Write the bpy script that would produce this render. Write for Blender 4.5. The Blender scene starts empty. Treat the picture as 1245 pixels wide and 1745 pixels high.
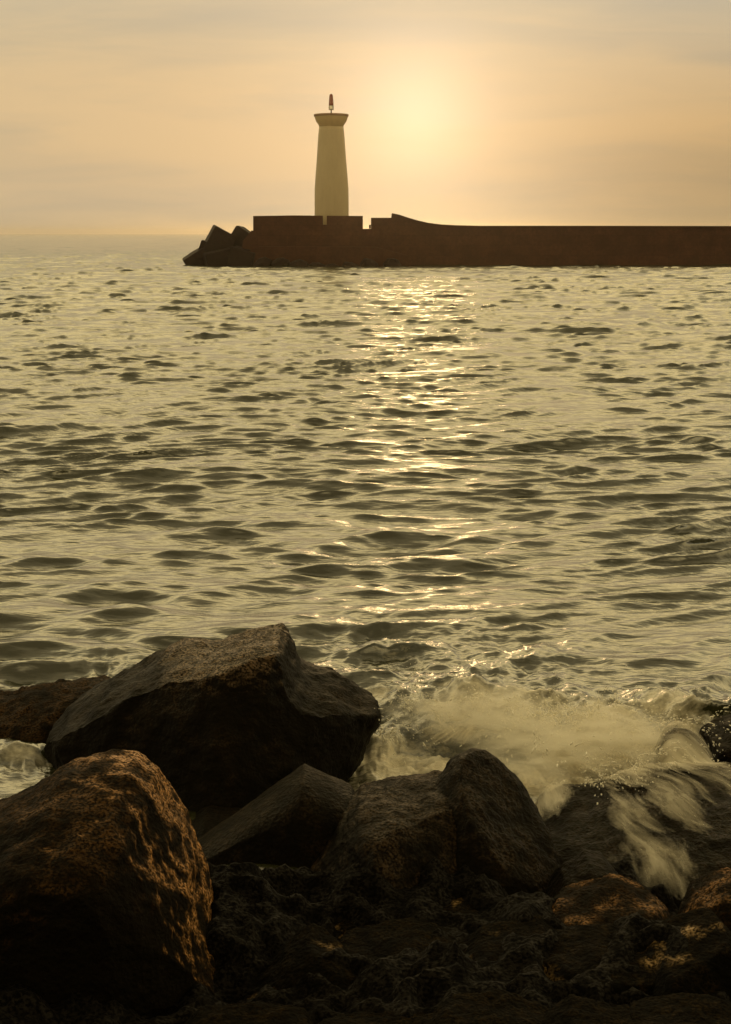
import bpy, bmesh, math, random
import numpy as np
from mathutils import Vector, Matrix

R = math.radians
scene = bpy.context.scene
COL = scene.collection
rng = np.random.default_rng(7)
random.seed(7)

# ------------------------------------------------------------------ camera
CAM_H = 3.5
HAZE = 0.00017
F = 50.0 / 36.0 * 1745.0
PITCH = math.atan((872.5 - 398.0) / F)
cam_d = bpy.data.cameras.new('camera')
cam_d.lens = 50.0
cam_d.sensor_width = 36.0
cam_d.clip_start = 0.1
cam_d.clip_end = 60000.0
cam = bpy.data.objects.new('camera', cam_d)
cam.location = (0, 0, CAM_H)
cam.rotation_euler = (math.pi / 2 - PITCH, 0, 0)
COL.objects.link(cam)
scene.camera = cam


def P(px, py, Y):
    """world point at depth Y (metres out to sea) seen at photograph position px, py"""
    sp, cp = math.sin(PITCH), math.cos(PITCH)
    dx, dv = px - 622.5, 872.5 - py
    d = Vector((dx, F * cp + dv * sp, -F * sp + dv * cp))
    d *= Y / d.y
    return Vector((d.x, d.y, CAM_H + d.z))


sv = (P(712, 195, 100) - Vector((0, 0, CAM_H))).normalized()
SUN_EL = math.asin(sv.z)
SUN_AZ = math.atan2(sv.x, sv.y)

# ------------------------------------------------------------------ helpers
def tag(o, label=None, cat=None, group=None, kind=None):
    if label: o['label'] = label
    if cat: o['category'] = cat
    if group: o['group'] = group
    if kind: o['kind'] = kind
    return o


def empty(name, loc):
    o = bpy.data.objects.new(name, None)
    o.location = loc
    o.empty_display_size = 0.3
    COL.objects.link(o)
    return o


def mesh_np(name, verts, faces, mat, smooth=True, parent=None, attrs=None):
    me = bpy.data.meshes.new(name)
    verts = np.asarray(verts, dtype=np.float32)
    faces = np.asarray(faces, dtype=np.int32)
    k = faces.shape[1]
    me.vertices.add(len(verts))
    me.vertices.foreach_set('co', verts.ravel())
    me.loops.add(faces.size)
    me.loops.foreach_set('vertex_index', faces.ravel())
    me.polygons.add(len(faces))
    me.polygons.foreach_set('loop_start', np.arange(0, faces.size, k, dtype=np.int32))
    me.polygons.foreach_set('use_smooth', np.full(len(faces), smooth, dtype=bool))
    me.update(calc_edges=True)
    if attrs:
        for an, av in attrs.items():
            a = me.attributes.new(an, 'FLOAT', 'POINT')
            a.data.foreach_set('value', np.asarray(av, dtype=np.float32))
    me.materials.append(mat)
    o = bpy.data.objects.new(name, me)
    COL.objects.link(o)
    if parent is not None:
        o.parent = parent
    return o


def obj_bm(name, bm, mat, parent=None, smooth=False):
    me = bpy.data.meshes.new(name)
    bm.normal_update()
    bm.to_mesh(me)
    bm.free()
    if smooth:
        me.polygons.foreach_set('use_smooth', [True] * len(me.polygons))
    me.materials.append(mat)
    o = bpy.data.objects.new(name, me)
    COL.objects.link(o)
    if parent is not None:
        o.parent = parent
    return o


# gradient noise, vectorised
_perm = np.random.default_rng(3).permutation(256).astype(np.int64)
_perm = np.concatenate([_perm, _perm, _perm])
_g = np.random.default_rng(4).normal(size=(256, 3))
_g /= np.linalg.norm(_g, axis=1, keepdims=True)


def noise3(p):
    p = np.asarray(p, dtype=np.float64)
    i = np.floor(p).astype(np.int64)
    f = p - i
    u = f * f * f * (f * (f * 6 - 15) + 10)
    i &= 255
    out = 0
    for dx in (0, 1):
        wx = u[:, 0] if dx else 1 - u[:, 0]
        for dy in (0, 1):
            wy = u[:, 1] if dy else 1 - u[:, 1]
            for dz in (0, 1):
                wz = u[:, 2] if dz else 1 - u[:, 2]
                h = _perm[_perm[_perm[(i[:, 0] + dx) & 255] + ((i[:, 1] + dy) & 255)] + ((i[:, 2] + dz) & 255)]
                g = _g[h]
                d = g[:, 0] * (f[:, 0] - dx) + g[:, 1] * (f[:, 1] - dy) + g[:, 2] * (f[:, 2] - dz)
                out = out + wx * wy * wz * d
    return out * 1.6


def fbm(p, octv=4, gain=0.5, ridged=False):
    a, s, out = 1.0, 1.0, 0
    for k in range(octv):
        n = noise3(np.asarray(p) * s + 17.3 * k)
        if ridged:
            n = 0.5 - np.abs(n)
        out = out + a * n
        a *= gain
        s *= 2.03
    return out


def sstep(a, b, x):
    t = np.clip((x - a) / (b - a), 0, 1)
    return t * t * (3 - 2 * t)


# ------------------------------------------------------------------ node helpers
class NT:
    def __init__(self, tree):
        self.t = tree

    def n(self, typ, **kw):
        nd = self.t.nodes.new(typ)
        for k, v in kw.items():
            if k == 'ins':
                for a, b in v.items():
                    if hasattr(b, 'is_output') or isinstance(b, bpy.types.NodeSocket):
                        self.t.links.new(b, nd.inputs[a])
                    else:
                        nd.inputs[a].default_value = b
            else:
                setattr(nd, k, v)
        return nd

    def math(self, op, a, b=None, c=None, clamp=False):
        nd = self.t.nodes.new('ShaderNodeMath')
        nd.operation = op
        nd.use_clamp = clamp
        for i, v in enumerate((a, b, c)):
            if v is None: continue
            if isinstance(v, bpy.types.NodeSocket):
                self.t.links.new(v, nd.inputs[i])
            else:
                nd.inputs[i].default_value = v
        return nd.outputs[0]

    def mix(self, fac, a, b, blend='MIX'):
        nd = self.t.nodes.new('ShaderNodeMix')
        nd.data_type = 'RGBA'
        nd.blend_type = blend
        for k, v in ((0, fac), (6, a), (7, b)):
            if isinstance(v, bpy.types.NodeSocket):
                self.t.links.new(v, nd.inputs[k])
            else:
                if k and len(v) == 3: v = (*v, 1)
                nd.inputs[k].default_value = v
        return nd.outputs[2]

    def ramp(self, fac, stops):
        nd = self.t.nodes.new('ShaderNodeValToRGB')
        e = nd.color_ramp.elements
        while len(e) < len(stops): e.new(0.5)
        for k, (p, c) in enumerate(stops):
            e[k].position = p
            e[k].color = (c, c, c, 1) if not isinstance(c, tuple) else (*c, 1)
        self.t.links.new(fac, nd.inputs[0])
        return nd.outputs[0]

    def mapr(self, v, a, b, c, d, smooth=False):
        nd = self.t.nodes.new('ShaderNodeMapRange')
        if smooth: nd.interpolation_type = 'SMOOTHSTEP'
        self.t.links.new(v, nd.inputs[0])
        for i, x in enumerate((a, b, c, d)): nd.inputs[i + 1].default_value = x
        return nd.outputs[0]


def new_mat(name):
    m = bpy.data.materials.new(name)
    m.use_nodes = True
    t = m.node_tree
    t.nodes.clear()
    nt = NT(t)
    out = nt.n('ShaderNodeOutputMaterial')
    return m, nt, out


# ------------------------------------------------------------------ world
world = bpy.data.worlds.new('World')
scene.world = world
world.use_nodes = True
wt = world.node_tree
wt.nodes.clear()
W = NT(wt)
wout = W.n('ShaderNodeOutputWorld')
bg = W.n('ShaderNodeBackground')
wt.links.new(bg.outputs[0], wout.inputs[0])
tc = W.n('ShaderNodeTexCoord')
dirv = tc.outputs['Generated']
sep = W.n('ShaderNodeSeparateXYZ', ins={0: dirv})
sx, sy, sz = sep.outputs
sky = W.n('ShaderNodeTexSky', sky_type='NISHITA', sun_disc=False, sun_elevation=SUN_EL, sun_rotation=SUN_AZ,
          air_density=1.5, dust_density=4.0, ozone_density=1.0)
nish = W.mix(1.0, sky.outputs[0], (0.004, 0.0036, 0.0033), 'MULTIPLY')
# overcast evening veil, by elevation; the bright high band is added fill light
veil = W.ramp(W.math('DIVIDE', sz, 1.0, clamp=True),
              [(0.0, (0.56, 0.445, 0.28)), (0.05, (0.565, 0.445, 0.27)), (0.10, (0.56, 0.45, 0.28)), (0.21, (0.50, 0.47, 0.345)),
               (0.32, (2.2, 1.72, 0.76)), (0.44, (2.4, 1.88, 0.83)), (0.60, (1.1, 0.88, 0.43)), (0.76, (0.40, 0.32, 0.16))])
rightlow = W.math('MULTIPLY', W.mapr(sx, 0.0, 0.26, 0, 1, True), W.mapr(sz, 0.03, 0.16, 1, 0, True))
veil = W.mix(rightlow, veil, W.mix(1.0, veil, (0.80, 0.72, 0.58), 'MULTIPLY'))
back = W.math('MULTIPLY', W.mapr(sy, -0.5, 0.7, 1.5, 1.0, True), W.math('SUBTRACT', 1.0, W.math('MULTIPLY', W.mapr(sz, 0.2, 0.4, 0, 0.65, True), W.mapr(sy, 0.5, -0.2, 0, 1, True))))  # low sky behind the viewpoint brightened as added light on the tower
veil = W.mix(1.0, veil, W.n('ShaderNodeCombineColor', ins={0: back, 1: back, 2: back}).outputs[0], 'MULTIPLY')
# cloud streaks
vm = W.n('ShaderNodeVectorMath', operation='MULTIPLY', ins={0: dirv, 1: (2.2, 2.2, 15.0)})
warp = W.n('ShaderNodeTexNoise', ins={'Vector': vm.outputs[0], 'Scale': 1.4, 'Detail': 3.0})
va = W.n('ShaderNodeVectorMath', operation='MULTIPLY_ADD', ins={0: warp.outputs['Color'], 1: (0.9, 0.9, 0.9), 2: vm.outputs[0]})
cl = W.n('ShaderNodeTexNoise', ins={'Vector': va.outputs[0], 'Scale': 1.7, 'Detail': 6.0, 'Roughness': 0.52})
cl2 = W.n('ShaderNodeTexNoise', ins={'Vector': vm.outputs[0], 'Scale': 0.8, 'Detail': 3.0, 'Roughness': 0.5})
cf = W.mapr(cl.outputs['Fac'], 0.33, 0.68, 0.0, 1.0, True)
cf2 = W.mapr(cl2.outputs['Fac'], 0.35, 0.65, 0.0, 1.0, True)
cc = W.mix(cf, (0.83, 0.87, 0.95), (1.08, 1.03, 0.98))
cc2 = W.mix(cf2, (0.90, 0.93, 0.98), (1.06, 1.03, 0.98))
veil = W.mix(1.0, veil, cc, 'MULTIPLY')
veil = W.mix(1.0, veil, cc2, 'MULTIPLY')
# sun behind the cloud: angular distance from the sun
dt = W.n('ShaderNodeVectorMath', operation='DOT_PRODUCT', ins={0: dirv, 1: tuple(sv)})
th = W.math('MULTIPLY', W.math('ARCCOSINE', W.math('MINIMUM', dt.outputs['Value'], 1.0)), 180 / math.pi)
thn = W.math('MULTIPLY_ADD', W.math('SUBTRACT', cl.outputs['Fac'], 0.5), 2.2, th)
thn = W.math('MAXIMUM', thn, 0.0)


def gauss(t, w):
    q = W.math('DIVIDE', t, w)
    return W.math('EXPONENT', W.math('MULTIPLY', W.math('MULTIPLY', q, q), -1.0))


core = gauss(thn, 2.4)
mid = gauss(thn, 6.2)
halo = W.math('EXPONENT', W.math('DIVIDE', th, -12.0))


def addc(base, fac, colr):
    c = W.n('ShaderNodeVectorMath', operation='SCALE', ins={0: colr})
    wt.links.new(fac, c.inputs['Scale'])
    return W.n('ShaderNodeVectorMath', operation='ADD', ins={0: base, 1: c.outputs[0]}).outputs[0]


colr = W.n('ShaderNodeVectorMath', operation='ADD', ins={0: veil, 1: nish}).outputs[0]
colr = addc(colr, halo, (0.08, 0.068, 0.045))
colr = addc(colr, mid, (0.15, 0.125, 0.085))
colr = addc(colr, core, (0.24, 0.18, 0.14))
wt.links.new(colr, bg.inputs['Color'])
bg.inputs['Strength'].default_value = 1.0

# ------------------------------------------------------------------ sun
sd = bpy.data.lights.new('sun', 'SUN')
sd.energy = 0.10
sd.angle = R(4)
sd.color = (1.0, 0.64, 0.28)
so = bpy.data.objects.new('sun', sd)
so.rotation_euler = sv.to_track_quat('Z', 'Y').to_euler()
so.location = (0, 0, 60)
COL.objects.link(so)


# ------------------------------------------------------------------ materials
def rock_mat(name, base, weed_light_c, scale=1.0, wet=0.4, bump=0.5):
    m, N, out = new_mat(name)
    geo = N.n('ShaderNodeTexCoord').outputs['Object']
    n1 = N.n('ShaderNodeTexNoise', ins={'Vector': geo, 'Scale': 2.2 * scale, 'Detail': 8.0, 'Roughness': 0.62}).outputs['Fac']
    n2 = N.n('ShaderNodeTexNoise', ins={'Vector': geo, 'Scale': 14 * scale, 'Detail': 6.0, 'Roughness': 0.65}).outputs['Fac']
    vo = N.n('ShaderNodeTexVoronoi', feature='F1', ins={'Vector': geo, 'Scale': 38 * scale}).outputs['Distance']
    n3 = N.n('ShaderNodeTexNoise', ins={'Vector': geo, 'Scale': 70 * scale, 'Detail': 3.0}).outputs['Fac']
    c = N.mix(N.mapr(n1, 0.3, 0.7, 0, 1), tuple(x * 0.55 for x in base), tuple(x * 1.5 for x in base))
    c = N.mix(N.mapr(n2, 0.35, 0.65, 0, 0.6), c, (base[0] * 1.3, base[1] * 1.0, base[2] * 0.8))
    at = N.n('ShaderNodeAttribute', attribute_name='weed').outputs['Fac']  # one mask for seaweed and for sunlit rims painted as colour
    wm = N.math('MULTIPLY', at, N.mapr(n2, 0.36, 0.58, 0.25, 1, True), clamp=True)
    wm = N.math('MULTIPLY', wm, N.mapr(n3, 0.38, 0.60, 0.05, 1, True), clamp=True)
    wc = N.mix(n3, tuple(x * 0.5 for x in weed_light_c), tuple(x * 1.5 for x in weed_light_c))
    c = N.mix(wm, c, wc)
    h = N.math('ADD', N.math('MULTIPLY', n2, 0.7), N.math('MULTIPLY', n3, 0.25))
    h = N.math('ADD', h, N.math('MULTIPLY', vo, 0.25))
    h = N.math('ADD', h, N.math('MULTIPLY', wm, 0.25))
    bp = N.n('ShaderNodeBump', ins={'Strength': bump, 'Distance': 0.05, 'Height': h})
    rg = N.mix(wm, N.mapr(n1, 0.3, 0.7, wet, min(1, wet + 0.3)), (0.38, 0.38, 0.38))
    sl = N.mapr(wm, 0, 1, 0.035, 0.5)
    b = N.n('ShaderNodeBsdfPrincipled', ins={'Base Color': c, 'Roughness': rg, 'Normal': bp.outputs[0], 'Specular IOR Level': sl})
    N.t.links.new(b.outputs[0], out.inputs[0])
    return m


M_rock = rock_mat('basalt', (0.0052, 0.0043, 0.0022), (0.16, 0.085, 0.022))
M_rockw = rock_mat('weedy_rimlit_basalt', (0.0060, 0.0049, 0.0026), (0.50, 0.225, 0.040), wet=0.6, bump=0.7)  # bright seaweed colour that also paints the sunlit rims
M_rockd = rock_mat('shaded_weedy_rock', (0.0026, 0.0024, 0.0013), (0.30, 0.17, 0.035), wet=0.7, bump=0.7)  # darker basalt copy, the foreground's shade put into its base colour
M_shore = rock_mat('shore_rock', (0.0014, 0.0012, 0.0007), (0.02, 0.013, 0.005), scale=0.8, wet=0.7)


def stone_mat(name, base, courses=(2.2, 0.9), rough=0.8, var=0.35, bump=0.4):
    m, N, out = new_mat(name)
    geo = N.n('ShaderNodeTexCoord').outputs['Object']
    n1 = N.n('ShaderNodeTexNoise', ins={'Vector': geo, 'Scale': 0.5, 'Detail': 8.0, 'Roughness': 0.65}).outputs['Fac']
    n2 = N.n('ShaderNodeTexNoise', ins={'Vector': geo, 'Scale': 3.0, 'Detail': 6.0, 'Roughness': 0.7}).outputs['Fac']
    c = N.mix(N.mapr(n1, 0.3, 0.7, 0, 1), tuple(x * (1 - var) for x in base), tuple(x * (1 + var) for x in base))
    c = N.mix(N.mapr(n2, 0.35, 0.65, 0, 0.7), c, tuple(x * (1 - var) for x in base))
    sp = N.n('ShaderNodeSeparateXYZ', ins={0: geo})
    vv = N.n('ShaderNodeCombineXYZ', ins={0: N.math('ADD', sp.outputs[0], sp.outputs[1]), 1: sp.outputs[2]})
    br = N.n('ShaderNodeTexBrick', ins={'Vector': vv.outputs[0], 'Scale': 1.0, 'Mortar Size': 0.03, 'Brick Width': courses[0], 'Row Height': courses[1],
                                        'Color1': (1, 1, 1, 1), 'Color2': (0.82, 0.82, 0.82, 1), 'Mortar': (0.7, 0.7, 0.7, 1)})
    c = N.mix(0.8, c, br.outputs['Color'], 'MULTIPLY')
    h = N.math('ADD', N.math('MULTIPLY', br.outputs['Fac'], -0.6), n2)
    bp = N.n('ShaderNodeBump', ins={'Strength': bump, 'Distance': 0.08, 'Height': h})
    b = N.n('ShaderNodeBsdfPrincipled', ins={'Base Color': c, 'Roughness': rough, 'Normal': bp.outputs[0], 'Specular IOR Level': 0.2})
    N.t.links.new(b.outputs[0], out.inputs[0])
    return m


M_wall = stone_mat('breakwater_stone', (0.066, 0.026, 0.011), courses=(3.4, 1.1))
M_block = stone_mat('block_concrete', (0.022, 0.011, 0.0055), courses=(50, 50), var=0.3)


def paint_mat(name, base, rough=0.6, var=0.12, streak=True):
    m, N, out = new_mat(name)
    geo = N.n('ShaderNodeTexCoord').outputs['Object']
    mp = N.n('ShaderNodeMapping', ins={'Vector': geo, 'Scale': (1.6, 1.6, 0.25)})
    n1 = N.n('ShaderNodeTexNoise', ins={'Vector': mp.outputs[0], 'Scale': 1.5, 'Detail': 8.0, 'Roughness': 0.65}).outputs['Fac']
    n2 = N.n('ShaderNodeTexNoise', ins={'Vector': geo, 'Scale': 5.0, 'Detail': 5.0, 'Roughness': 0.7}).outputs['Fac']
    c = N.mix(N.mapr(n1, 0.3, 0.72, 0, 1), tuple(x * (1 - var) for x in base), base)
    c = N.mix(N.mapr(n2, 0.5, 0.75, 0, 0.5), c, (base[0] * (1 - 1.6 * var), base[1] * (1 - 2.0 * var), base[2] * (1 - 2.4 * var)))
    bp = N.n('ShaderNodeBump', ins={'Strength': 0.25, 'Distance': 0.03, 'Height': n2})
    b = N.n('ShaderNodeBsdfPrincipled', ins={'Base Color': c, 'Roughness': rough, 'Normal': bp.outputs[0]})
    N.t.links.new(b.outputs[0], out.inputs[0])
    return m


M_tower = paint_mat('tower_render', (0.43, 0.34, 0.185))
M_rim = paint_mat('gallery_stone', (0.30, 0.17, 0.075), var=0.25)
M_red = paint_mat('red_paint', (0.22, 0.045, 0.016), rough=0.4)
M_dark = paint_mat('dark_iron', (0.05, 0.035, 0.02), rough=0.5)
M_lens, N_, o_ = new_mat('lamp_glass')
b_ = N_.n('ShaderNodeBsdfPrincipled', ins={'Base Color': (0.92, 0.9, 0.75, 1), 'Roughness': 0.2, 'Transmission Weight': 0.3, 'IOR': 1.4})
N_.t.links.new(b_.outputs[0], o_.inputs[0])

# sea
M_sea, N, out = new_mat('sea_water')
geo = N.n('ShaderNodeNewGeometry').outputs['Position']
mp = N.n('ShaderNodeMapping', ins={'Vector': geo, 'Scale': (0.55, 1.9, 1.0), 'Rotation': (0, 0, 0.12)})
r1 = N.n('ShaderNodeTexNoise', ins={'Vector': mp.outputs[0], 'Scale': 5.0, 'Detail': 3.0, 'Roughness': 0.5}).outputs['Fac']
cam_dist = N.n('ShaderNodeVectorMath', operation='LENGTH', ins={0: geo}).outputs['Value']
bp = N.n('ShaderNodeBump', ins={'Strength': N.mapr(cam_dist, 8, 70, 0.6, 0.3), 'Distance': 0.04, 'Height': r1})
wat = N.n('ShaderNodeBsdfPrincipled', ins={'Base Color': (0.036, 0.037, 0.012, 1), 'Roughness': 0.21, 'IOR': 2.3, 'Normal': bp.outputs[0]})
# foam film
fa = N.n('ShaderNodeAttribute', attribute_name='foam').outputs['Fac']


def foam_mask(N, vec, fa, scale=3.2, dist=0.6):
    f1 = N.n('ShaderNodeTexNoise', ins={'Vector': vec, 'Scale': scale, 'Detail': 9.0, 'Roughness': 0.6, 'Distortion': dist}).outputs['Fac']
    f2 = N.n('ShaderNodeTexNoise', ins={'Vector': vec, 'Scale': scale * 4.5, 'Detail': 6.0, 'Roughness': 0.65}).outputs['Fac']
    ff = N.math('ADD', N.math('MULTIPLY', f1, 0.7), N.math('MULTIPLY', f2, 0.3))
    lo = N.math('SUBTRACT', 0.80, N.math('MULTIPLY', fa, 0.56))
    return N.math('DIVIDE', N.math('SUBTRACT', ff, lo), 0.26, clamp=True), f1, f2


fmp = N.n('ShaderNodeMapping', ins={'Vector': geo, 'Scale': (0.9, 1.8, 1.0), 'Rotation': (0, 0, 0.5)})
fm, f1, f2 = foam_mask(N, fmp.outputs[0], fa)
bf = N.n('ShaderNodeBump', ins={'Strength': 0.5, 'Distance': 0.04, 'Height': f2})
fc = N.mix(f2, (0.62, 0.54, 0.36), (0.92, 0.86, 0.70))
foam = N.n('ShaderNodeBsdfPrincipled', ins={'Base Color': fc, 'Roughness': 0.6, 'Normal': bf.outputs[0]})
ms = N.n('ShaderNodeMixShader', ins={0: fm, 1: wat.outputs[0], 2: foam.outputs[0]})
N.t.links.new(ms.outputs[0], out.inputs[0])

# running white water: streaks of foam between clear gaps, drawn out along the flow
M_wash, N, out = new_mat('white_water')
flow = N.n('ShaderNodeAttribute', attribute_name='flow', attribute_type='GEOMETRY').outputs['Vector']
fa = N.n('ShaderNodeAttribute', attribute_name='foam').outputs['Fac']
fm, f1, f2 = foam_mask(N, flow, fa, 1.0, 0.1)
bf = N.n('ShaderNodeBump', ins={'Strength': 0.4, 'Distance': 0.03, 'Height': f1})
fc = N.mix(f2, (0.55, 0.47, 0.30), (0.92, 0.86, 0.70))
foam = N.n('ShaderNodeBsdfPrincipled', ins={'Base Color': fc, 'Roughness': 0.5, 'Normal': bf.outputs[0]})
tr = N.n('ShaderNodeBsdfTransparent')
ms = N.n('ShaderNodeMixShader', ins={0: N.math('MULTIPLY', fm, 0.92), 1: tr.outputs[0], 2: foam.outputs[0]})
N.t.links.new(ms.outputs[0], out.inputs[0])

# ------------------------------------------------------------------ sea mesh
NW = 240
lam = np.exp(rng.uniform(math.log(0.11), math.log(5.0), NW))
lam[:8] = np.exp(rng.uniform(math.log(5.0), math.log(12.0), 8))
ang = rng.normal(0.0, 1.0, NW) * np.where(lam > 0.6, 0.21, 0.32) + R(6) + np.where(rng.random(NW) < 0.3, R(24), 0)
ang[:8] = rng.normal(R(6), 0.18, 8)
kk = 2 * math.pi / lam
slope = 0.036 * np.exp(-((np.log(lam) - math.log(0.44)) / 1.0) ** 2) + 0.006
slope[:8] = 0.012
amp = slope / kk
ph = rng.uniform(0, 2 * math.pi, NW)
kx = kk * np.sin(ang)
ky = -kk * np.cos(ang)


def waves(x, y, spacing):
    dx = np.zeros_like(x); dy = np.zeros_like(x); dz = np.zeros_like(x); lean = np.zeros_like(x)
    g1 = noise3(np.stack([x * 0.13, y * 0.10, 0 * x], 1)).astype(np.float32)
    g2 = noise3(np.stack([x * 0.35 + 9, y * 0.35, 0 * x], 1)).astype(np.float32)
    g3 = noise3(np.stack([x * 0.8 + 31, y * 1.0, 0 * x], 1)).astype(np.float32)
    wy = (1.6 * g1 + 0.35 * g2).astype(np.float32); wx = np.float32(1.2) * noise3(np.stack([x * 0.11 + 50, y * 0.09, 0 * x], 1)).astype(np.float32)
    gust = np.clip(0.95 + 0.4 * g1 + 0.6 * g2, 0.5, 2.0)
    gust2 = np.clip(0.95 + 0.5 * g2 + 0.7 * g3, 0.4, 2.0)
    offshore = ((1.0 + 0.9 * sstep(22, 90, y)) * (1 - 0.75 * sstep(200, 900, y))).astype(np.float32)      # the chop is higher out past the shallows
    for i in range(NW):
        fade = np.clip((lam[i] / spacing - 1.5) / 1.6, 0, 1).astype(np.float32)
        a = np.float32(amp[i]) * fade
        if lam[i] < 1.0: a = a * gust2
        elif lam[i] < 5: a = a * gust * offshore
        t = np.float32(kx[i]) * (x + wx) + np.float32(ky[i]) * (y + wy) + np.float32(ph[i])
        s, c = np.sin(t), np.cos(t)
        dz += a * c
        q = 0.65
        dx -= np.float32(q * kx[i] / kk[i]) * a * s
        dy -= np.float32(q * ky[i] / kk[i]) * a * s
    # crests lean shoreward: steep dark fronts, long gentle backs
    dy -= np.clip(dz, -0.05, 0.2) * 0.6
    return dx, dy, dz


# rows: from the rocks out to the horizon; columns: a fan of bearings, finest ahead
ys = [5.0]
while ys[-1] < 7500:
    y = ys[-1]
    step = max(0.035, min(y * y / (F * 0.587 * CAM_H) * 0.42, 0.0035 * y if y < 300 else (0.0055 * y if y < 1500 else 0.03 * y)))
    ys.append(y + step)
ys = np.array(ys, dtype=np.float32)
fine = np.linspace(-R(19), R(19), 760)
coarse = np.linspace(R(19), R(72), 130)[1:]
bear = np.concatenate([-coarse[::-1], fine, coarse])
tx = np.tan(bear).astype(np.float32)
XX = (ys[:, None] * tx[None, :]).ravel()
YY = np.repeat(ys, len(tx))
rowsp = np.gradient(ys)
colsp = np.gradient(tx)
SP = np.maximum(np.repeat(rowsp, len(tx)) * 0.55, (ys[:, None] * colsp[None, :]).ravel())
print('sea', len(ys), len(tx), len(XX))
dx, dy, dz = waves(XX, YY, SP)
# foam round the rocks
foam_spots = [  # px, py (on the water), radius across, radius in depth, strength
    (700, 1205, 0.55, 0.5, 0.6), (800, 1215, 0.6, 0.6, 0.85), (920, 1225, 0.6, 0.7, 0.8), (1040, 1255, 0.7, 0.7, 0.9),
    (1160, 1235, 0.6, 0.7, 0.8), (660, 1290, 0.5, 0.5, 1.0), (730, 1300, 0.4, 0.5, 1.0), (40, 1290, 0.3, 0.25, 0.7), (60, 1190, 0.8, 0.7, 0.45),
    (180, 1140, 0.4, 0.4, 0.5), (960, 1320, 0.6, 0.6, 0.9), (1080, 1340, 0.7, 0.8, 0.7), (640, 1130, 0.5, 1.2, 0.45), (820, 1150, 1.0, 1.3, 0.42), (980, 1440, 0.3, 0.3, 1.0)]
foam_a = np.zeros_like(XX)
for px, py, rx, ry, st in foam_spots:
    e = math.atan((872.5 - py) / F) - PITCH
    Y0 = CAM_H / math.tan(-e)
    c = P(px, py, Y0)
    q = ((XX - c.x) / rx) ** 2 + ((YY - c.y) / ry) ** 2
    foam_a = np.maximum(foam_a, st * np.exp(-q * 0.8))
near = foam_a > 0.03
bubbly = np.zeros_like(XX)
pn = np.stack([XX[near] * 2.2, YY[near] * 2.2, np.zeros(near.sum())], 1)
bubbly[near] = foam_a[near] * (0.13 * fbm(pn, 3) + 0.05 * fbm(pn * 3.5, 4))
ridge = np.zeros_like(XX)
crest_pts = [(640, 1175, 0.06), (720, 1195, 0.12), (800, 1205, 0.17), (880, 1205, 0.16), (960, 1222, 0.13), (1050, 1225, 0.12), (1150, 1220, 0.12), (1260, 1205, 0.10)]
for px, py, hh in crest_pts:
    Y0 = CAM_H / math.tan(-(math.atan((872.5 - py) / F) - PITCH))
    c = P(px, py, Y0)
    ridge = np.maximum(ridge, hh * np.exp(-((XX - c.x) / 0.45) ** 2 - ((YY - c.y + 0.1 * np.sin(XX * 5)) / 0.28) ** 2))
dz = dz + bubbly + ridge
SV = np.stack([XX + dx, YY + dy, dz], 1)
nr, nc = len(ys), len(tx)
idx = np.arange(nr * nc).reshape(nr, nc)
SF = np.stack([idx[:-1, :-1], idx[:-1, 1:], idx[1:, 1:], idx[1:, :-1]], -1).reshape(-1, 4)
sea = mesh_np('sea', SV, SF, M_sea, attrs={'foam': foam_a})
tag(sea, 'choppy olive green sea with a golden sun path', 'sea', kind='structure')

# ------------------------------------------------------------------ rocks
_ico = {}


def ico(sub):
    if sub not in _ico:
        bm = bmesh.new()
        bmesh.ops.create_icosphere(bm, subdivisions=sub, radius=1.0)
        bm.verts.ensure_lookup_table()
        v = np.array([x.co[:] for x in bm.verts])
        f = np.array([[q.index for q in p.verts] for p in bm.faces])
        bm.free()
        _ico[sub] = (v, f)
    return _ico[sub]


def vnormals(v, f):
    n = np.cross(v[f[:, 1]] - v[f[:, 0]], v[f[:, 2]] - v[f[:, 0]])
    out = np.zeros_like(v)
    for k in range(3): np.add.at(out, f[:, k], n)
    return out / (np.linalg.norm(out, axis=1, keepdims=True) + 1e-12)


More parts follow.
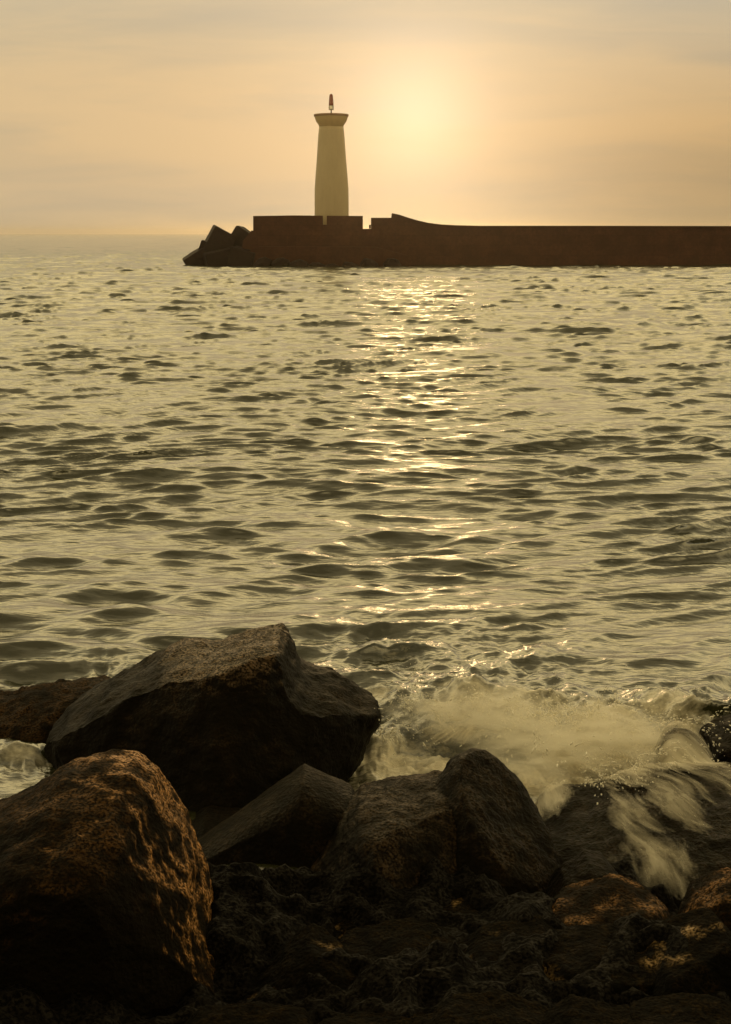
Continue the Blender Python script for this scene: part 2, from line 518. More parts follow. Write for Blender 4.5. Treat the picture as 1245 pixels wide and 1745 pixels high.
def boulder(label, outline, Y, T, seed, mat=None, lean=0.0, amp=0.07, box=0.75, facets=5, sub=6, weed=0.5, weedup=0.5, weed_light_fn=None, cat='boulder', group=None, name='boulder', strata=None):
    mat = mat or M_rock
    r = np.random.default_rng(seed)
    zc = 0.5 * (P(0, min(q[1] for q in outline), Y).z + P(0, max(q[1] for q in outline), Y).z)
    pts = []
    dense = [(a[0] + (b[0] - a[0]) * k / 10, a[1] + (b[1] - a[1]) * k / 10) for a, b in zip(outline, outline[1:] + outline[:1]) for k in range(10)]
    for px, py in dense:      # the outline lies on a plane that leans out to sea
        d = P(px, py, 1.0) - Vector((0, 0, CAM_H))
        t = (Y + lean * (CAM_H - zc)) / (d.y - lean * d.z)
        pts.append((d.x * t, d.y * t, CAM_H + d.z * t))
    pts = np.array(pts)
    lo, hi = pts.min(0), pts.max(0)
    c = (lo + hi) / 2
    a = np.arctan2(pts[:, 2] - c[2], pts[:, 0] - c[0])
    rad = np.hypot(pts[:, 2] - c[2], pts[:, 0] - c[0])
    o = np.argsort(a)
    a, rad = a[o], rad[o]
    a = np.concatenate([a[-1:] - 2 * np.pi, a, a[:1] + 2 * np.pi])
    rad = np.concatenate([rad[-1:], rad, rad[:1]])
    v, f = ico(sub)
    v = v.copy()
    # rotate the sphere's pole so its axis lies out to sea
    theta = np.arctan2(v[:, 2], v[:, 0])
    rho = np.hypot(v[:, 0], v[:, 2])
    RR = np.interp(theta, a, rad)
    lat = RR * np.clip(rho, 0, 1) ** box
    dep = T * np.sign(v[:, 1]) * np.abs(v[:, 1]) ** 0.8
    p = np.stack([lat * np.cos(theta), dep, lat * np.sin(theta)], 1)
    size = float(np.mean(rad))
    # chop broad facets, mostly on the seaward and landward faces
    for k in range(facets):
        n = r.normal(size=3) * (0.75, 1.0, 0.7)
        n[1] = -abs(n[1]) - 0.35 if k % 3 else n[1]
        n /= np.linalg.norm(n)
        s = p @ n
        d = s.max() * r.uniform(0.70, 0.88)
        over = np.maximum(s - d, 0)
        p -= n * (over * 0.88)[:, None]
    nn = vnormals(p, f)
    q = p / size
    off = r.uniform(0, 90, 3)
    d = 0.9 * fbm(q * 1.1 + off, 3) + 0.5 * fbm(q * 2.7 + off, 4, ridged=True) - 0.2 + 0.18 * fbm(q * 9 + off, 4, 0.6) + 0.05 * fbm(q * 30 + off, 3)
    if strata:
        ax = np.array(strata); ax = ax / np.linalg.norm(ax)
        w = (q @ ax) * 5 + 1.2 * fbm(q * 1.6 + off, 3)
        d += 0.35 * (np.abs((w % 1) - 0.5) * 2 - 0.5)
    # silhouette edges keep close to their outline, the faces are free
    p = p + nn * (d * amp * size)[:, None]
    p[:, 1] += lean * p[:, 2]
    nn = vnormals(p, f)
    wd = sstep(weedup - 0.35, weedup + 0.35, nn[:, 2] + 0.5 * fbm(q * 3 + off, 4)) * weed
    if weed_light_fn is not None: wd = np.maximum(wd, weed_light_fn(p + c, nn))
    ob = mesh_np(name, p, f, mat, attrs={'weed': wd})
    # settle it so that its top stands where the outline's top is
    w = p + c
    top = max(w, key=lambda q: (q[2] - CAM_H) / q[1])
    want = P(0, min(q[1] for q in outline), float(top[1])).z
    c = c + np.array([0, 0, want - top[2]])
    ob.location = c
    tag(ob, label, cat, group)
    return ob


def rim_light_B(p, n):  # sunlit right-hand edge painted into the seaweed mask
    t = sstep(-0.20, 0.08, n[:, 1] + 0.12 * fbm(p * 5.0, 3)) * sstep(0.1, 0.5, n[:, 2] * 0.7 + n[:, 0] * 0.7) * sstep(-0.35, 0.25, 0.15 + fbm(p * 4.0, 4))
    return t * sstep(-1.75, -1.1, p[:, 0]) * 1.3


def fringe(p, n):  # golden rim light painted on tops that turn away from the viewer
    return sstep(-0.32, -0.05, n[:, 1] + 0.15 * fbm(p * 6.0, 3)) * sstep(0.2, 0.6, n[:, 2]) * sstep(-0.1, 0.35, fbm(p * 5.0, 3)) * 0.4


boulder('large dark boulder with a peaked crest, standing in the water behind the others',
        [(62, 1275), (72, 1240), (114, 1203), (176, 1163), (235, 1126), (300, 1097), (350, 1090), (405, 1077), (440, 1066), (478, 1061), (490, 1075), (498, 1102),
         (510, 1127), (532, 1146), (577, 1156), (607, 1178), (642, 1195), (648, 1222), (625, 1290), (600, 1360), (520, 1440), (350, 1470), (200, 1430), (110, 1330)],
        9.2, 0.95, 11, lean=0.35, amp=0.06, box=0.62, facets=7, sub=7, weed=0.12, weedup=0.85, weed_light_fn=lambda p, n: sstep(0.55, 0.9, n[:, 2]) * sstep(0.62, 0.74, p[:, 2]) * 0.9)  # golden light along the crest is painted in through the mask
boulder('rounded weedy boulder with a golden lit edge, lowest on the left',
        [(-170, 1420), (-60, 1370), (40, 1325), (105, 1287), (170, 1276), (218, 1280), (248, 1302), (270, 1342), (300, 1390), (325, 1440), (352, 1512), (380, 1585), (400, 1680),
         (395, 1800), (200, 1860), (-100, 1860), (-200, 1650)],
        6.3, 0.9, 12, mat=M_rockw, lean=0.25, amp=0.05, box=0.75, facets=3, sub=7, weed=0.15, weedup=0.95, weed_light_fn=rim_light_B)
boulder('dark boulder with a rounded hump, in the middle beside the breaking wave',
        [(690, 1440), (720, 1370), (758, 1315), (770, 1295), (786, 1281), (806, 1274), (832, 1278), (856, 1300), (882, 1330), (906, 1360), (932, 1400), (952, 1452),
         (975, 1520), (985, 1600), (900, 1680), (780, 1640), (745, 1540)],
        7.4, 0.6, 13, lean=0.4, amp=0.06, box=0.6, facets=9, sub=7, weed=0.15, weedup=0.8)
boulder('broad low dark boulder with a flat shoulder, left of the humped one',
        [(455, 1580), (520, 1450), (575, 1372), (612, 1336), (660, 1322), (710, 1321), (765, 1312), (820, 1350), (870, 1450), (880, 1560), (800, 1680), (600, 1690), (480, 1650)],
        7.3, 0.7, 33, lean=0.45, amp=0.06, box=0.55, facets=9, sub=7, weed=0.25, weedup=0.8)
boulder('flat slab with a straight slanting edge, leaning between the boulders',
        [(318, 1445), (345, 1424), (430, 1364), (518, 1301), (600, 1340), (645, 1420), (620, 1520), (430, 1620), (320, 1540)],
        7.6, 0.3, 14, lean=0.6, amp=0.022, box=0.30, facets=2, sub=7, weed=0.1, weedup=0.8, cat='rock slab', name='rock_slab')
boulder('small dark rock wedged in the cleft between the peaked boulder and the slab',
        [(270, 1480), (300, 1400), (350, 1372), (420, 1378), (450, 1420), (440, 1520), (300, 1540)],
        8.0, 0.4, 41, lean=0.4, amp=0.06, box=0.6, facets=6, sub=6, weed=0.05, weedup=0.9)
boulder('low mottled rock awash with foam behind the large peaked boulder',
        [(-160, 1205), (0, 1172), (60, 1158), (140, 1150), (192, 1154), (225, 1180), (180, 1300), (90, 1340), (0, 1330), (-160, 1320)],
        9.95, 0.6, 15, mat=M_rockw, lean=0.5, amp=0.10, box=0.7, facets=2, sub=6, weed=0.10, weedup=0.8)
boulder('small black rock with a foamy pool behind it',
        [(935, 1510), (958, 1476), (1000, 1447), (1030, 1452), (1052, 1476), (1068, 1510), (1060, 1570), (940, 1570)],
        7.0, 0.3, 16, lean=0.3, amp=0.06, sub=6, weed=0.05, weedup=0.9)
boulder('low weedy rock with a golden lit fringe below the small black rock',
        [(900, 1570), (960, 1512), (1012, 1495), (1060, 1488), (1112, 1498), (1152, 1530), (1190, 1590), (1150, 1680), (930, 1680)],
        6.4, 0.5, 17, mat=M_rockw, lean=0.5, amp=0.08, facets=8, weed_light_fn=fringe, sub=6, weed=0.05, weedup=0.9)
boulder('black rock poking through the surf below the breaking wave crest',
        [(1120, 1290), (1135, 1252), (1160, 1240), (1190, 1246), (1212, 1270), (1220, 1330), (1120, 1350)],
        8.9, 0.3, 18, lean=0.4, amp=0.07, sub=6, weed=0.25, weedup=0.8)
boulder('black rock at the edge of the surf with water pouring past',
        [(1190, 1290), (1205, 1240), (1240, 1222), (1290, 1210), (1350, 1230), (1370, 1330), (1200, 1340)],
        9.4, 0.45, 19, lean=0.4, amp=0.08, sub=6, weed=0.10, weedup=0.8)
boulder('sloping dark rock under the running backwash',
        [(840, 1440), (930, 1350), (1050, 1315), (1160, 1305), (1300, 1305), (1420, 1400), (1380, 1560), (1150, 1620), (950, 1560)],
        7.7, 0.9, 20, lean=0.9, amp=0.06, box=0.6, facets=3, sub=7, weed=0.1, weedup=0.9)
boulder('weedy rock with a golden lit rim at the foot of the backwash',
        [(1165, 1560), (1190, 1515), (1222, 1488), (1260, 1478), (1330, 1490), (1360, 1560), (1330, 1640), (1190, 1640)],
        6.5, 0.4, 21, mat=M_rockw, lean=0.5, amp=0.08, facets=8, weed_light_fn=fringe, sub=6, weed=0.05, weedup=0.9)
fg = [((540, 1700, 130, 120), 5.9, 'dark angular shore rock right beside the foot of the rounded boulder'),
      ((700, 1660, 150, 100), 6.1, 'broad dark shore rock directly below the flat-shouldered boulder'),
      ((880, 1650, 130, 90), 6.0, 'dark shore rock directly below the humped boulder, flecked with golden seaweed'),
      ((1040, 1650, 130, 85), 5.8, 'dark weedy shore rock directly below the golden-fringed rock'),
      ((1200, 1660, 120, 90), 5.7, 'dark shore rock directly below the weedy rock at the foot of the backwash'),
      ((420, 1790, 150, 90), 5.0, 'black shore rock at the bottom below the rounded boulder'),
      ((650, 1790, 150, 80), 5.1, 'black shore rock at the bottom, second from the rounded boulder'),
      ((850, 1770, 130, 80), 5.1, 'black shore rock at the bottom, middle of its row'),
      ((1020, 1780, 130, 80), 5.0, 'black shore rock spotted with olive seaweed, second from the bottom corner'),
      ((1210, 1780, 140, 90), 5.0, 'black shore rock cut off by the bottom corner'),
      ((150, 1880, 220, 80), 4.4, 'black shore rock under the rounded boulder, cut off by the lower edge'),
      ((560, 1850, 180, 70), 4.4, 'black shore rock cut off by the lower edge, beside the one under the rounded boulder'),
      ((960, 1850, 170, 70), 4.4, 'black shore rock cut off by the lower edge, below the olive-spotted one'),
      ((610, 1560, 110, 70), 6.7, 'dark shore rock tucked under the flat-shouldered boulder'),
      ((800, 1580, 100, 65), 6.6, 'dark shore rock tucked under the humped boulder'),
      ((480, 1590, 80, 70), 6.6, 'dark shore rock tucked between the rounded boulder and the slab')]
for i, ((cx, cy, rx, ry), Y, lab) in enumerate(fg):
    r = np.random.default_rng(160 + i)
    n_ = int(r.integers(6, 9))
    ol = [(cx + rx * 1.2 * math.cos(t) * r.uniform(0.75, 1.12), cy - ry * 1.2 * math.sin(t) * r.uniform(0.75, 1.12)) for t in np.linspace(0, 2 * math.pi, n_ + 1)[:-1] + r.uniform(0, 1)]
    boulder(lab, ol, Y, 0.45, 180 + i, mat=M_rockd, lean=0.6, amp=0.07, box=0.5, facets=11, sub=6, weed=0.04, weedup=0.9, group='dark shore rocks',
            weed_light_fn=lambda p, n: sstep(0.45, 0.75, fbm(p * 3.1 + 5, 4)) * sstep(0.2, 0.7, n[:, 2]) * 0.8)

# ------------------------------------------------------------------ white water among the rocks
from mathutils.bvhtree import BVHTree
trees = []
for o in list(COL.objects):
    if o.type == 'MESH' and o.get('category') in ('boulder', 'rock slab'):
        M = Matrix.Translation(o.location)
        trees.append(BVHTree.FromPolygons([M @ v.co for v in o.data.vertices], [tuple(p.vertices) for p in o.data.polygons]))


def ground_at(x, y):
    best = -0.05
    for t in trees:
        h = t.ray_cast(Vector((x, y, 6)), Vector((0, 0, -1)))
        if h[0] is not None and h[0].z > best: best = h[0].z
    return best


def wash(label, x0, x1, y0, y1, src, spots, rough, nx=150, ny=170, stretch=(9.0, 0.75), lift=0.05, cap=0.62, seed=1):
    """a sheet of white water lying over whatever is under it; streaks run away from the point src"""
    xs, yy = np.linspace(x0, x1, nx), np.linspace(y0, y1, ny)
    X, Y = np.meshgrid(xs, yy)
    Z = np.array([min(ground_at(a, b), cap) for a, b in zip(X.ravel(), Y.ravel())]).reshape(X.shape)
    for _ in range(10):
        Zp = np.pad(Z, 1, mode='edge')
        Zs = (Zp[:-2, 1:-1] + Zp[2:, 1:-1] + Zp[1:-1, :-2] + Zp[1:-1, 2:] + Zp[1:-1, 1:-1]) / 5
        Z = np.maximum(Zs, Z * 0.5 + Zs * 0.5)
    ax, ay = X.ravel() - src[0], Y.ravel() - src[1]
    rr_ = np.hypot(ax, ay) + 0.3
    th = np.arctan2(ax, -ay)
    fl = np.stack([th * stretch[0], rr_ * stretch[1], np.full_like(th, seed * 3.7)], 1)
    fl += 0.16 * np.stack([fbm(np.stack([X.ravel() * 1.5, Y.ravel() * 1.5, np.full(X.size, k + 0.5)], 1), 3) for k in range(3)], 1)
    z = Z.ravel() + lift + rough * fbm(fl * 1.3, 4)
    fo = np.zeros(X.size)
    for px, py, Yd, rx, ry, st in spots:
        c = P(px, py, Yd)
        fo = np.maximum(fo, st * np.exp(-((X.ravel() - c.x) / rx) ** 2 - ((Y.ravel() - c.y) / ry) ** 2))
    ix = np.arange(X.size).reshape(X.shape)
    fc_ = np.stack([ix[:-1, :-1], ix[:-1, 1:], ix[1:, 1:], ix[1:, :-1]], -1).reshape(-1, 4)
    keep = (fo[fc_] > 0.1).any(1)
    o = mesh_np('white_water', np.stack([X.ravel(), Y.ravel(), z], 1), fc_[keep], M_wash, attrs={'foam': fo})
    a = o.data.attributes.new('flow', 'FLOAT_VECTOR', 'POINT')
    a.data.foreach_set('vector', fl.astype(np.float32).ravel())
    tag(o, label, 'surf', kind='stuff')
    return o


wash('white backwash streaming down in streaks over the sloping dark rock', 0.3, 2.9, 6.5, 10.2, (0.95, 10.3),
     [(900, 1300, 8.9, 0.5, 0.5, 0.72), (1000, 1270, 9.2, 0.5, 0.45, 0.9), (1090, 1265, 9.2, 0.45, 0.45, 0.95), (1030, 1350, 8.4, 0.6, 0.5, 0.70), (1110, 1420, 7.9, 0.6, 0.5, 0.64),
      (1080, 1480, 7.3, 0.6, 0.5, 0.60), (1150, 1320, 8.7, 0.6, 0.5, 0.9), (800, 1225, 9.7, 0.5, 0.4, 0.85), (1220, 1400, 8.2, 0.7, 0.7, 0.74), (930, 1380, 8.2, 0.3, 0.4, 0.7)], 0.035)

M_drop, N, out = new_mat('drop_water')
b_ = N.n('ShaderNodeBsdfPrincipled', ins={'Base Color': (0.95, 0.9, 0.76, 1), 'Roughness': 0.3, 'Subsurface Weight': 0.0})
N.t.links.new(b_.outputs[0], out.inputs[0])
# spray thrown up by the breaking wave: a cloud of fine drops, denser in drawn-out clumps
M_spray, N, out = new_mat('sea_spray')
pos = N.n('ShaderNodeNewGeometry').outputs['Position']
puffs = [(700, 1206, 10.0, 0.28, 0.22, 0.10, 0.35), (790, 1222, 9.8, 0.30, 0.25, 0.16, 1.0), (868, 1215, 9.7, 0.16, 0.2, 0.22, 0.8), (880, 1250, 9.4, 0.35, 0.3, 0.14, 0.9),
         (965, 1265, 9.2, 0.35, 0.3, 0.13, 1.0), (1050, 1262, 9.2, 0.35, 0.28, 0.17, 1.1), (1125, 1272, 9.1, 0.22, 0.25, 0.10, 0.8), (1020, 1215, 9.6, 0.1, 0.2, 0.12, 0.5), (900, 1310, 8.8, 0.3, 0.3, 0.12, 0.5)]
tot = None
for px, py, Yd, rx, ry, rz_, st in puffs:
    c = P(px, py, Yd)
    v = N.n('ShaderNodeVectorMath', operation='SUBTRACT', ins={0: pos, 1: tuple(c)})
    v = N.n('ShaderNodeVectorMath', operation='DIVIDE', ins={0: v.outputs[0], 1: (rx, ry, rz_)})
    l = N.n('ShaderNodeVectorMath', operation='DOT_PRODUCT', ins={0: v.outputs[0], 1: v.outputs[0]}).outputs['Value']
    e = N.math('MULTIPLY', N.math('EXPONENT', N.math('MULTIPLY', l, -1.2)), st)
    tot = e if tot is None else N.math('ADD', tot, e)
mpn = N.n('ShaderNodeMapping', ins={'Vector': pos, 'Rotation': (0.0, 0.5, 0.7), 'Scale': (1.0, 2.4, 3.4)})
sn = N.n('ShaderNodeTexNoise', ins={'Vector': mpn.outputs[0], 'Scale': 4.2, 'Detail': 8.0, 'Roughness': 0.66, 'Distortion': 0.5}).outputs['Fac']
den = N.math('SUBTRACT', N.math('MULTIPLY', tot, N.mapr(sn, 0.45, 0.58, 0.0, 2.4)), 0.22)
den = N.math('MULTIPLY', N.math('MAXIMUM', den, 0.0), 10.0)
pv = N.n('ShaderNodeVolumePrincipled', ins={'Color': (0.985, 0.96, 0.88, 1), 'Density': den, 'Anisotropy': 0.3})
N.t.links.new(pv.outputs[0], out.inputs['Volume'])
bm = bmesh.new()
bmesh.ops.create_cube(bm, size=1.0)
for v in bm.verts:
    v.co = ((0.05 + (v.co.x + 0.5) * 2.6), 8.2 + (v.co.y + 0.5) * 2.6, -0.15 + (v.co.z + 0.5) * 1.25)
o = obj_bm('spray', bm, M_spray)
tag(o, 'white spray thrown up where the wave breaks between the boulders', 'spray', kind='stuff')

# single drops and threads of water flung out of the break
dr = np.random.default_rng(5)
iv, if_ = ico(1)
DV, DF, nb = [], [], 0
src_pts = [(690, 1205, 10.0), (770, 1210, 9.9), (850, 1205, 9.8), (880, 1215, 9.7), (920, 1240, 9.5), (1000, 1240, 9.4), (1030, 1225, 9.5), (1080, 1245, 9.3), (1150, 1240, 9.3), (640, 1260, 9.4), (960, 1300, 8.8), (1060, 1330, 8.5)]
for jet in range(95):
    px, py, Yd = src_pts[dr.integers(len(src_pts))]
    o0 = np.array(P(px + dr.normal(0, 30), py + dr.normal(0, 8), Yd + dr.normal(0, 0.12)))
    vel = np.array([dr.normal(0.35, 0.75), dr.normal(-0.7, 0.5), abs(dr.normal(1.25, 0.45))])
    for k in range(dr.integers(30, 75)):
        t = dr.uniform(0.02, 0.32)
        v0 = vel * dr.normal(1, 0.10) + dr.normal(0, 0.10, 3)
        pos_ = o0 + v0 * t - np.array([0, 0, 4.9 * t * t]) + dr.normal(0, 0.012, 3)
        if pos_[2] < -0.05: continue
        vv = v0 - np.array([0, 0, 9.8 * t])
        vv = vv / np.linalg.norm(vv)
        r0 = 0.0022 + 0.0045 * dr.random() ** 3
        st = 1 + 3.5 * dr.random() ** 2
        DV.append(pos_ + r0 * (iv + (st - 1) * (iv @ vv)[:, None] * vv))
        DF.append(if_ + nb)
        nb += len(iv)
drops = mesh_np('water_drops', np.concatenate(DV), np.concatenate(DF), M_drop)
tag(drops, 'scattered white drops flung up from the breaking wave', 'spray', kind='stuff')

# ------------------------------------------------------------------ shore (sloping bank under the rocks; its unseen rise behind the viewpoint is added to block sky light)
gx = np.concatenate([np.linspace(-60, -4, 120)[:-1], np.linspace(-4, 4, 330)[:-1], np.linspace(4, 60, 120)])
gy = np.concatenate([np.linspace(-60, -2, 60)[:-1], np.linspace(-2, 3, 60)[:-1], np.linspace(3, 8, 220)[:-1], np.linspace(8, 13, 50)])
GX, GY = np.meshgrid(gx, gy)
z = np.interp(GY.ravel(), [-60, -20, -6, 0, 3, 5, 6.3, 7.3, 8, 10, 13], [20, 14, 6.5, 1.75, 0.72, 0.20, 0.10, 0.02, -0.4, -1.1, -2.0])
pp = np.stack([GX.ravel(), GY.ravel(), np.zeros(GX.size)], 1)
z = z + 0.22 * fbm(pp * 0.9, 4) * sstep(14, 10, GY.ravel()) + 0.12 * fbm(pp * 2.7, 3, ridged=True) + 0.06 * fbm(pp * 5.5 + 3, 3, 0.4, ridged=True)
gi = np.arange(GX.size).reshape(GX.shape)
GF = np.stack([gi[:-1, :-1], gi[:-1, 1:], gi[1:, 1:], gi[1:, :-1]], -1).reshape(-1, 4)
shore = mesh_np('shore', np.stack([GX.ravel(), GY.ravel(), z], 1), GF, M_shore, attrs={'weed': 0.25 * np.ones(GX.size)})
tag(shore, 'dark rocky shore sloping into the sea', 'shore', kind='structure')

# ------------------------------------------------------------------ breakwater
YW = 161.0


def zx(px, py, Y=YW):
    q = P(px, py, Y)
    return q.x, q.z


def prism(bm, prof, y0, y1, bevel=0.0):
    """profile in x,z extruded from y0 to y1"""
    a = [bm.verts.new((x, y0, z_)) for x, z_ in prof]
    b = [bm.verts.new((x, y1, z_)) for x, z_ in prof]
    n = len(prof)
    fs = [bm.faces.new(a), bm.faces.new(b[::-1])]
    for i in range(n):
        fs.append(bm.faces.new((a[i], b[i], b[(i + 1) % n], a[(i + 1) % n])))
    bmesh.ops.recalc_face_normals(bm, faces=fs)
    return fs


def rough_edges(bm, amount, cuts, seed):
    bmesh.ops.triangulate(bm, faces=[f for f in bm.faces if len(f.verts) > 4])


brk = empty('breakwater', (20, YW + 3, 0))
brk['label'] = 'long dark stone breakwater running out to the lighthouse'
brk['category'] = 'breakwater'


def bpart(name, prof_px, y0, y1, mat):
    bm = bmesh.new()
    prism(bm, [zx(px, py, y0) if not isinstance(py, tuple) else (zx(px, 400, y0)[0], py[0]) for px, py in prof_px], y0, y1)
    o = obj_bm(name, bm, mat)
    o.parent = brk
    o.matrix_parent_inverse = Matrix.Translation(-Vector(brk.location))
    return o


# the long sea wall, its crest sweeping up to a raised end
crest = [(668, 363.5), (680, 366), (695, 371), (712, 376), (730, 380), (750, 382.5), (775, 384), (820, 385), (1000, 385), (1250, 385.5), (1700, 386), (2600, 387)]
bpart('sea_wall', [(632, (-1.5,)), (632, 371), (667, 371)] + crest + [(2600, (-1.5,))], YW + 0.6, YW + 4.2, M_wall)
bpart('quay', [(404, (-1.5,)), (414, 410), (428, 393), (628, 390), (645, 390), (650, (-1.5,))], YW - 1.2, YW + 16, M_wall)
bpart('quay_footing', [(420, (-1.5,)), (424, 428), (440, 420), (640, 421), (700, 437), (700, (-1.5,))], YW - 2.6, YW - 1.2, M_wall)
# the parapet round the head with the steps gap
par = empty('parapet', (0, 0, 0))
bpy.data.objects.remove(par)
bpart('parapet', [(431, 398), (431, 368), (500, 367), (549.5, 367.5), (549.5, 383), (556.5, 383), (556.5, 367.5), (618, 368), (618, 398)], YW + 0.2, YW + 1.4, M_wall)
bpart('coping', [(668, 366.5), (668, 363.2)] + [(a, b - 0.3) for a, b in crest[1:]] + [(a, b + 3.2) for a, b in crest[:0:-1]], YW + 0.42, YW + 0.597, M_wall)
bpart('step', [(628.5, 389.6), (628.5, 383), (631.5, 383), (631.5, 389.6)], YW + 0.7, YW + 2, M_wall)

# concrete blocks tipped off the head
def conc_block(label, px, py, w, h, d, rot, Y, name='concrete_block'):
    bm = bmesh.new()
    bmesh.ops.create_cube(bm, size=1.0)
    bmesh.ops.scale(bm, verts=bm.verts, vec=(w, d, h))
    bmesh.ops.bevel(bm, geom=bm.edges[:], offset=0.09, segments=2, affect='EDGES')
    bmesh.ops.subdivide_edges(bm, edges=[e for e in bm.edges if e.calc_length() > 0.5], cuts=6, use_grid_fill=True)
    r = np.random.default_rng(int(px * 7 + py))
    vs = np.array([v.co[:] for v in bm.verts])
    dd = fbm(vs * 0.9 + r.uniform(0, 50, 3), 4)
    bm.normal_update()
    for v, q in zip(bm.verts, dd): v.co += v.normal * float(q) * 0.05
    o = obj_bm(name, bm, M_block)
    o.location = P(px, py, Y)
    o.rotation_euler = [R(x) for x in rot]
    tag(o, label, 'concrete block', 'tipped concrete blocks at the breakwater head')
    return o


conc_block('large concrete block tipped up on edge, tallest at the sea end of the breakwater', 372, 415, 2.7, 3.2, 3.2, (4, 29, 12), YW + 1.0)
conc_block('tipped concrete block leaning against the quay behind the tallest one', 412, 416, 2.6, 3.2, 3.2, (-3, 32, -10), YW + 2.2)
conc_block('small concrete block wedged against the outer side of the tallest one', 348, 424, 1.2, 1.7, 1.8, (3, 20, 5), YW + 0.5)
conc_block('low sloping concrete block, outermost in the water', 334, 443, 2.6, 1.7, 2.6, (5, -32, 8), YW + 0.3)
conc_block('half sunk concrete block in front of the tallest one', 372, 441, 3.0, 1.8, 2.4, (3, -12, 15), YW - 1.2)
conc_block('half sunk concrete block in front of the quay corner', 415, 440, 2.8, 2.0, 2.4, (2, 14, -12), YW - 1.6)

rr = np.random.default_rng(91)
places = ['below the parapet corner', 'below the outer parapet', 'below the lighthouse door side', 'straight below the lighthouse', 'below the parapet end', 'below the gap in the parapet', 'below the raised end of the sea wall', 'below the sweep of the crest']
for i, px in enumerate((448, 478, 508, 540, 566, 596, 628, 668)):
    w = rr.uniform(26, 36); hgt = rr.uniform(17, 26)
    yb = 462 + (6 if 520 < px < 620 else 0)
    ol = [(px + w * 0.62 * math.cos(t) * rr.uniform(0.85, 1.1), yb - 8 - hgt * 0.62 * math.sin(t) * rr.uniform(0.85, 1.1)) for t in np.linspace(0, 2 * math.pi, 10)[:-1]]
    b = boulder('dark armour boulder at the waterline ' + places[i], ol, YW - 3.4 - rr.uniform(0, 1.2), 1.4, 200 + i, mat=M_block, amp=0.09, box=0.6, sub=5, name='armour_boulder', group='armour boulders along the quay')

# ------------------------------------------------------------------ lighthouse
YL = 168.0
cx0 = P(565, 400, YL).x
deck = 4.1
lh = empty('lighthouse', (cx0, YL, deck))
tag(lh, 'pale tapering lighthouse with a flared gallery and a red topped light', 'lighthouse')


def lathe(name, prof, mat, seg=64, parent=lh, smooth=True):
    """prof: (radius, world z)"""
    v, f = [], []
    n = len(prof)
    for r_, z_ in prof:
        for s in range(seg):
            t = 2 * math.pi * s / seg
            v.append((r_ * math.cos(t), r_ * math.sin(t), z_ - deck))
    for i in range(n - 1):
        for s in range(seg):
            f.append((i * seg + s, i * seg + (s + 1) % seg, (i + 1) * seg + (s + 1) % seg, (i + 1) * seg + s))
    me = bpy.data.meshes.new(name)
    top = list(range((n - 1) * seg, n * seg))
    bot = list(range(seg))[::-1]
    me.from_pydata(v, [], f + [top, bot])
    if smooth:
        me.polygons.foreach_set('use_smooth', [len(p.vertices) == 4 for p in me.polygons])
    me.materials.append(mat)
    o = bpy.data.objects.new(name, me)
    COL.objects.link(o)
    o.parent = parent
    return o


def rz(half_px, py):
    return (half_px * 168.0 * 1.0 / F / math.cos(PITCH) * 1.0, P(565, py, YL).z)


def zpx(zoomy): return 140 + zoomy / 7.271


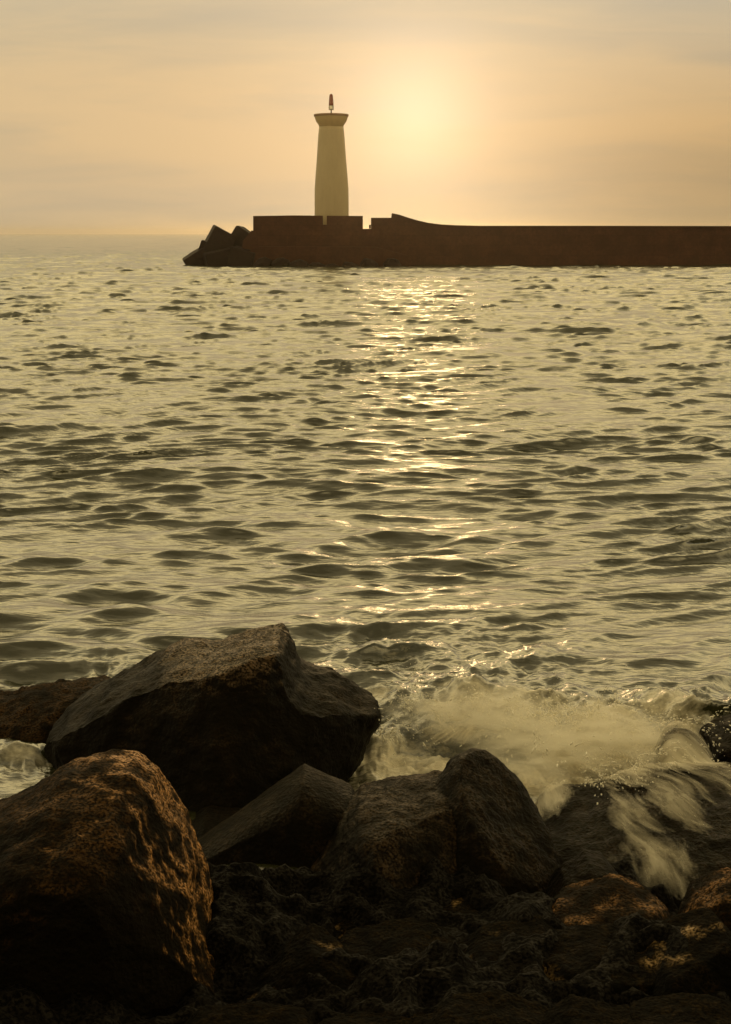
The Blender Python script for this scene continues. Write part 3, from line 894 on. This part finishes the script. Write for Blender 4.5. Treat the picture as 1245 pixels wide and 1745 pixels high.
prof = [(rz(28.0, 372)[0], deck)]
for zy, hw in ((1640, 27.9), (1480, 27.9), (1320, 27.6), (1150, 26.0), (1000, 24.3), (850, 22.9), (700, 21.6), (600, 20.5), (552, 19.8)):
    prof.append(rz(hw, zpx(zy)))
lathe('tower', prof, M_tower)
prof = [rz(19.8, zpx(552)), rz(20.3, zpx(535)), rz(22.0, zpx(515)), rz(24.3, zpx(490)), rz(25.9, zpx(460)), rz(26.8, zpx(432)), rz(27.0, zpx(428))]
lathe('corbel', prof, paint_mat('corbel_render', (0.48, 0.35, 0.16)))
prof = [rz(27.0, zpx(428)), rz(27.9, zpx(426)), rz(28.2, zpx(402)), rz(27.6, zpx(399)), rz(24, zpx(397)), rz(2, zpx(394))]
lathe('gallery', prof, M_rim)
lathe('lantern_post', [rz(2.2, zpx(397)), rz(2.0, zpx(385)), rz(1.0, zpx(378)), rz(0.9, zpx(348)), rz(2.6, zpx(344)), rz(2.8, zpx(338))], M_dark, seg=24)
lathe('lamp', [rz(2.6, zpx(340)), rz(3.9, zpx(330)), rz(4.1, zpx(315)), rz(3.7, zpx(300)), rz(3.2, zpx(290))], M_lens, seg=24)
for k in range(4):
    t = math.pi / 4 + k * math.pi / 2
    bm = bmesh.new()
    rr_, z0_ = rz(4.8, zpx(344))
    z1_ = rz(4, zpx(288))[1]
    bmesh.ops.create_cone(bm, cap_ends=True, segments=8, radius1=0.03, radius2=0.03, depth=z1_ - z0_)
    o = obj_bm('lamp_bar', bm, M_dark, lh)
    o.location = (rr_ * math.cos(t), rr_ * math.sin(t), (z0_ + z1_) / 2 - deck)
lathe('lantern_roof', [rz(3.4, zpx(290)), rz(3.9, zpx(288)), rz(3.8, zpx(255)), rz(3.4, zpx(215)), rz(3.0, zpx(175)), rz(2.5, zpx(158)), rz(1.5, zpx(148)), rz(0.3, zpx(144))], M_red, seg=24)
# ------------------------------------------------------------------ sea haze
M_haze, N, out = new_mat('sea_haze')
pv = N.n('ShaderNodeVolumePrincipled', ins={'Color': (0.96, 0.86, 0.70, 1), 'Density': HAZE, 'Anisotropy': 0.92})
N.t.links.new(pv.outputs[0], out.inputs['Volume'])
bm = bmesh.new()
bmesh.ops.create_cube(bm, size=1.0)
for v in bm.verts:
    v.co = (v.co.x * 52000, v.co.y * 17000, -4 + (v.co.z + 0.5) * 29)
o = obj_bm('haze', bm, M_haze)
tag(o, 'thin golden evening haze over the sea', 'haze', kind='stuff')

# ------------------------------------------------------------------ render settings
scene.view_settings.view_transform = 'Standard'
scene.view_settings.look = 'None'
scene.view_settings.exposure = 0.0
scene.view_settings.gamma = 1.0
scene.cycles.max_bounces = 6
scene.cycles.volume_bounces = 5
scene.cycles.transparent_max_bounces = 16
scene.cycles.use_denoising = True
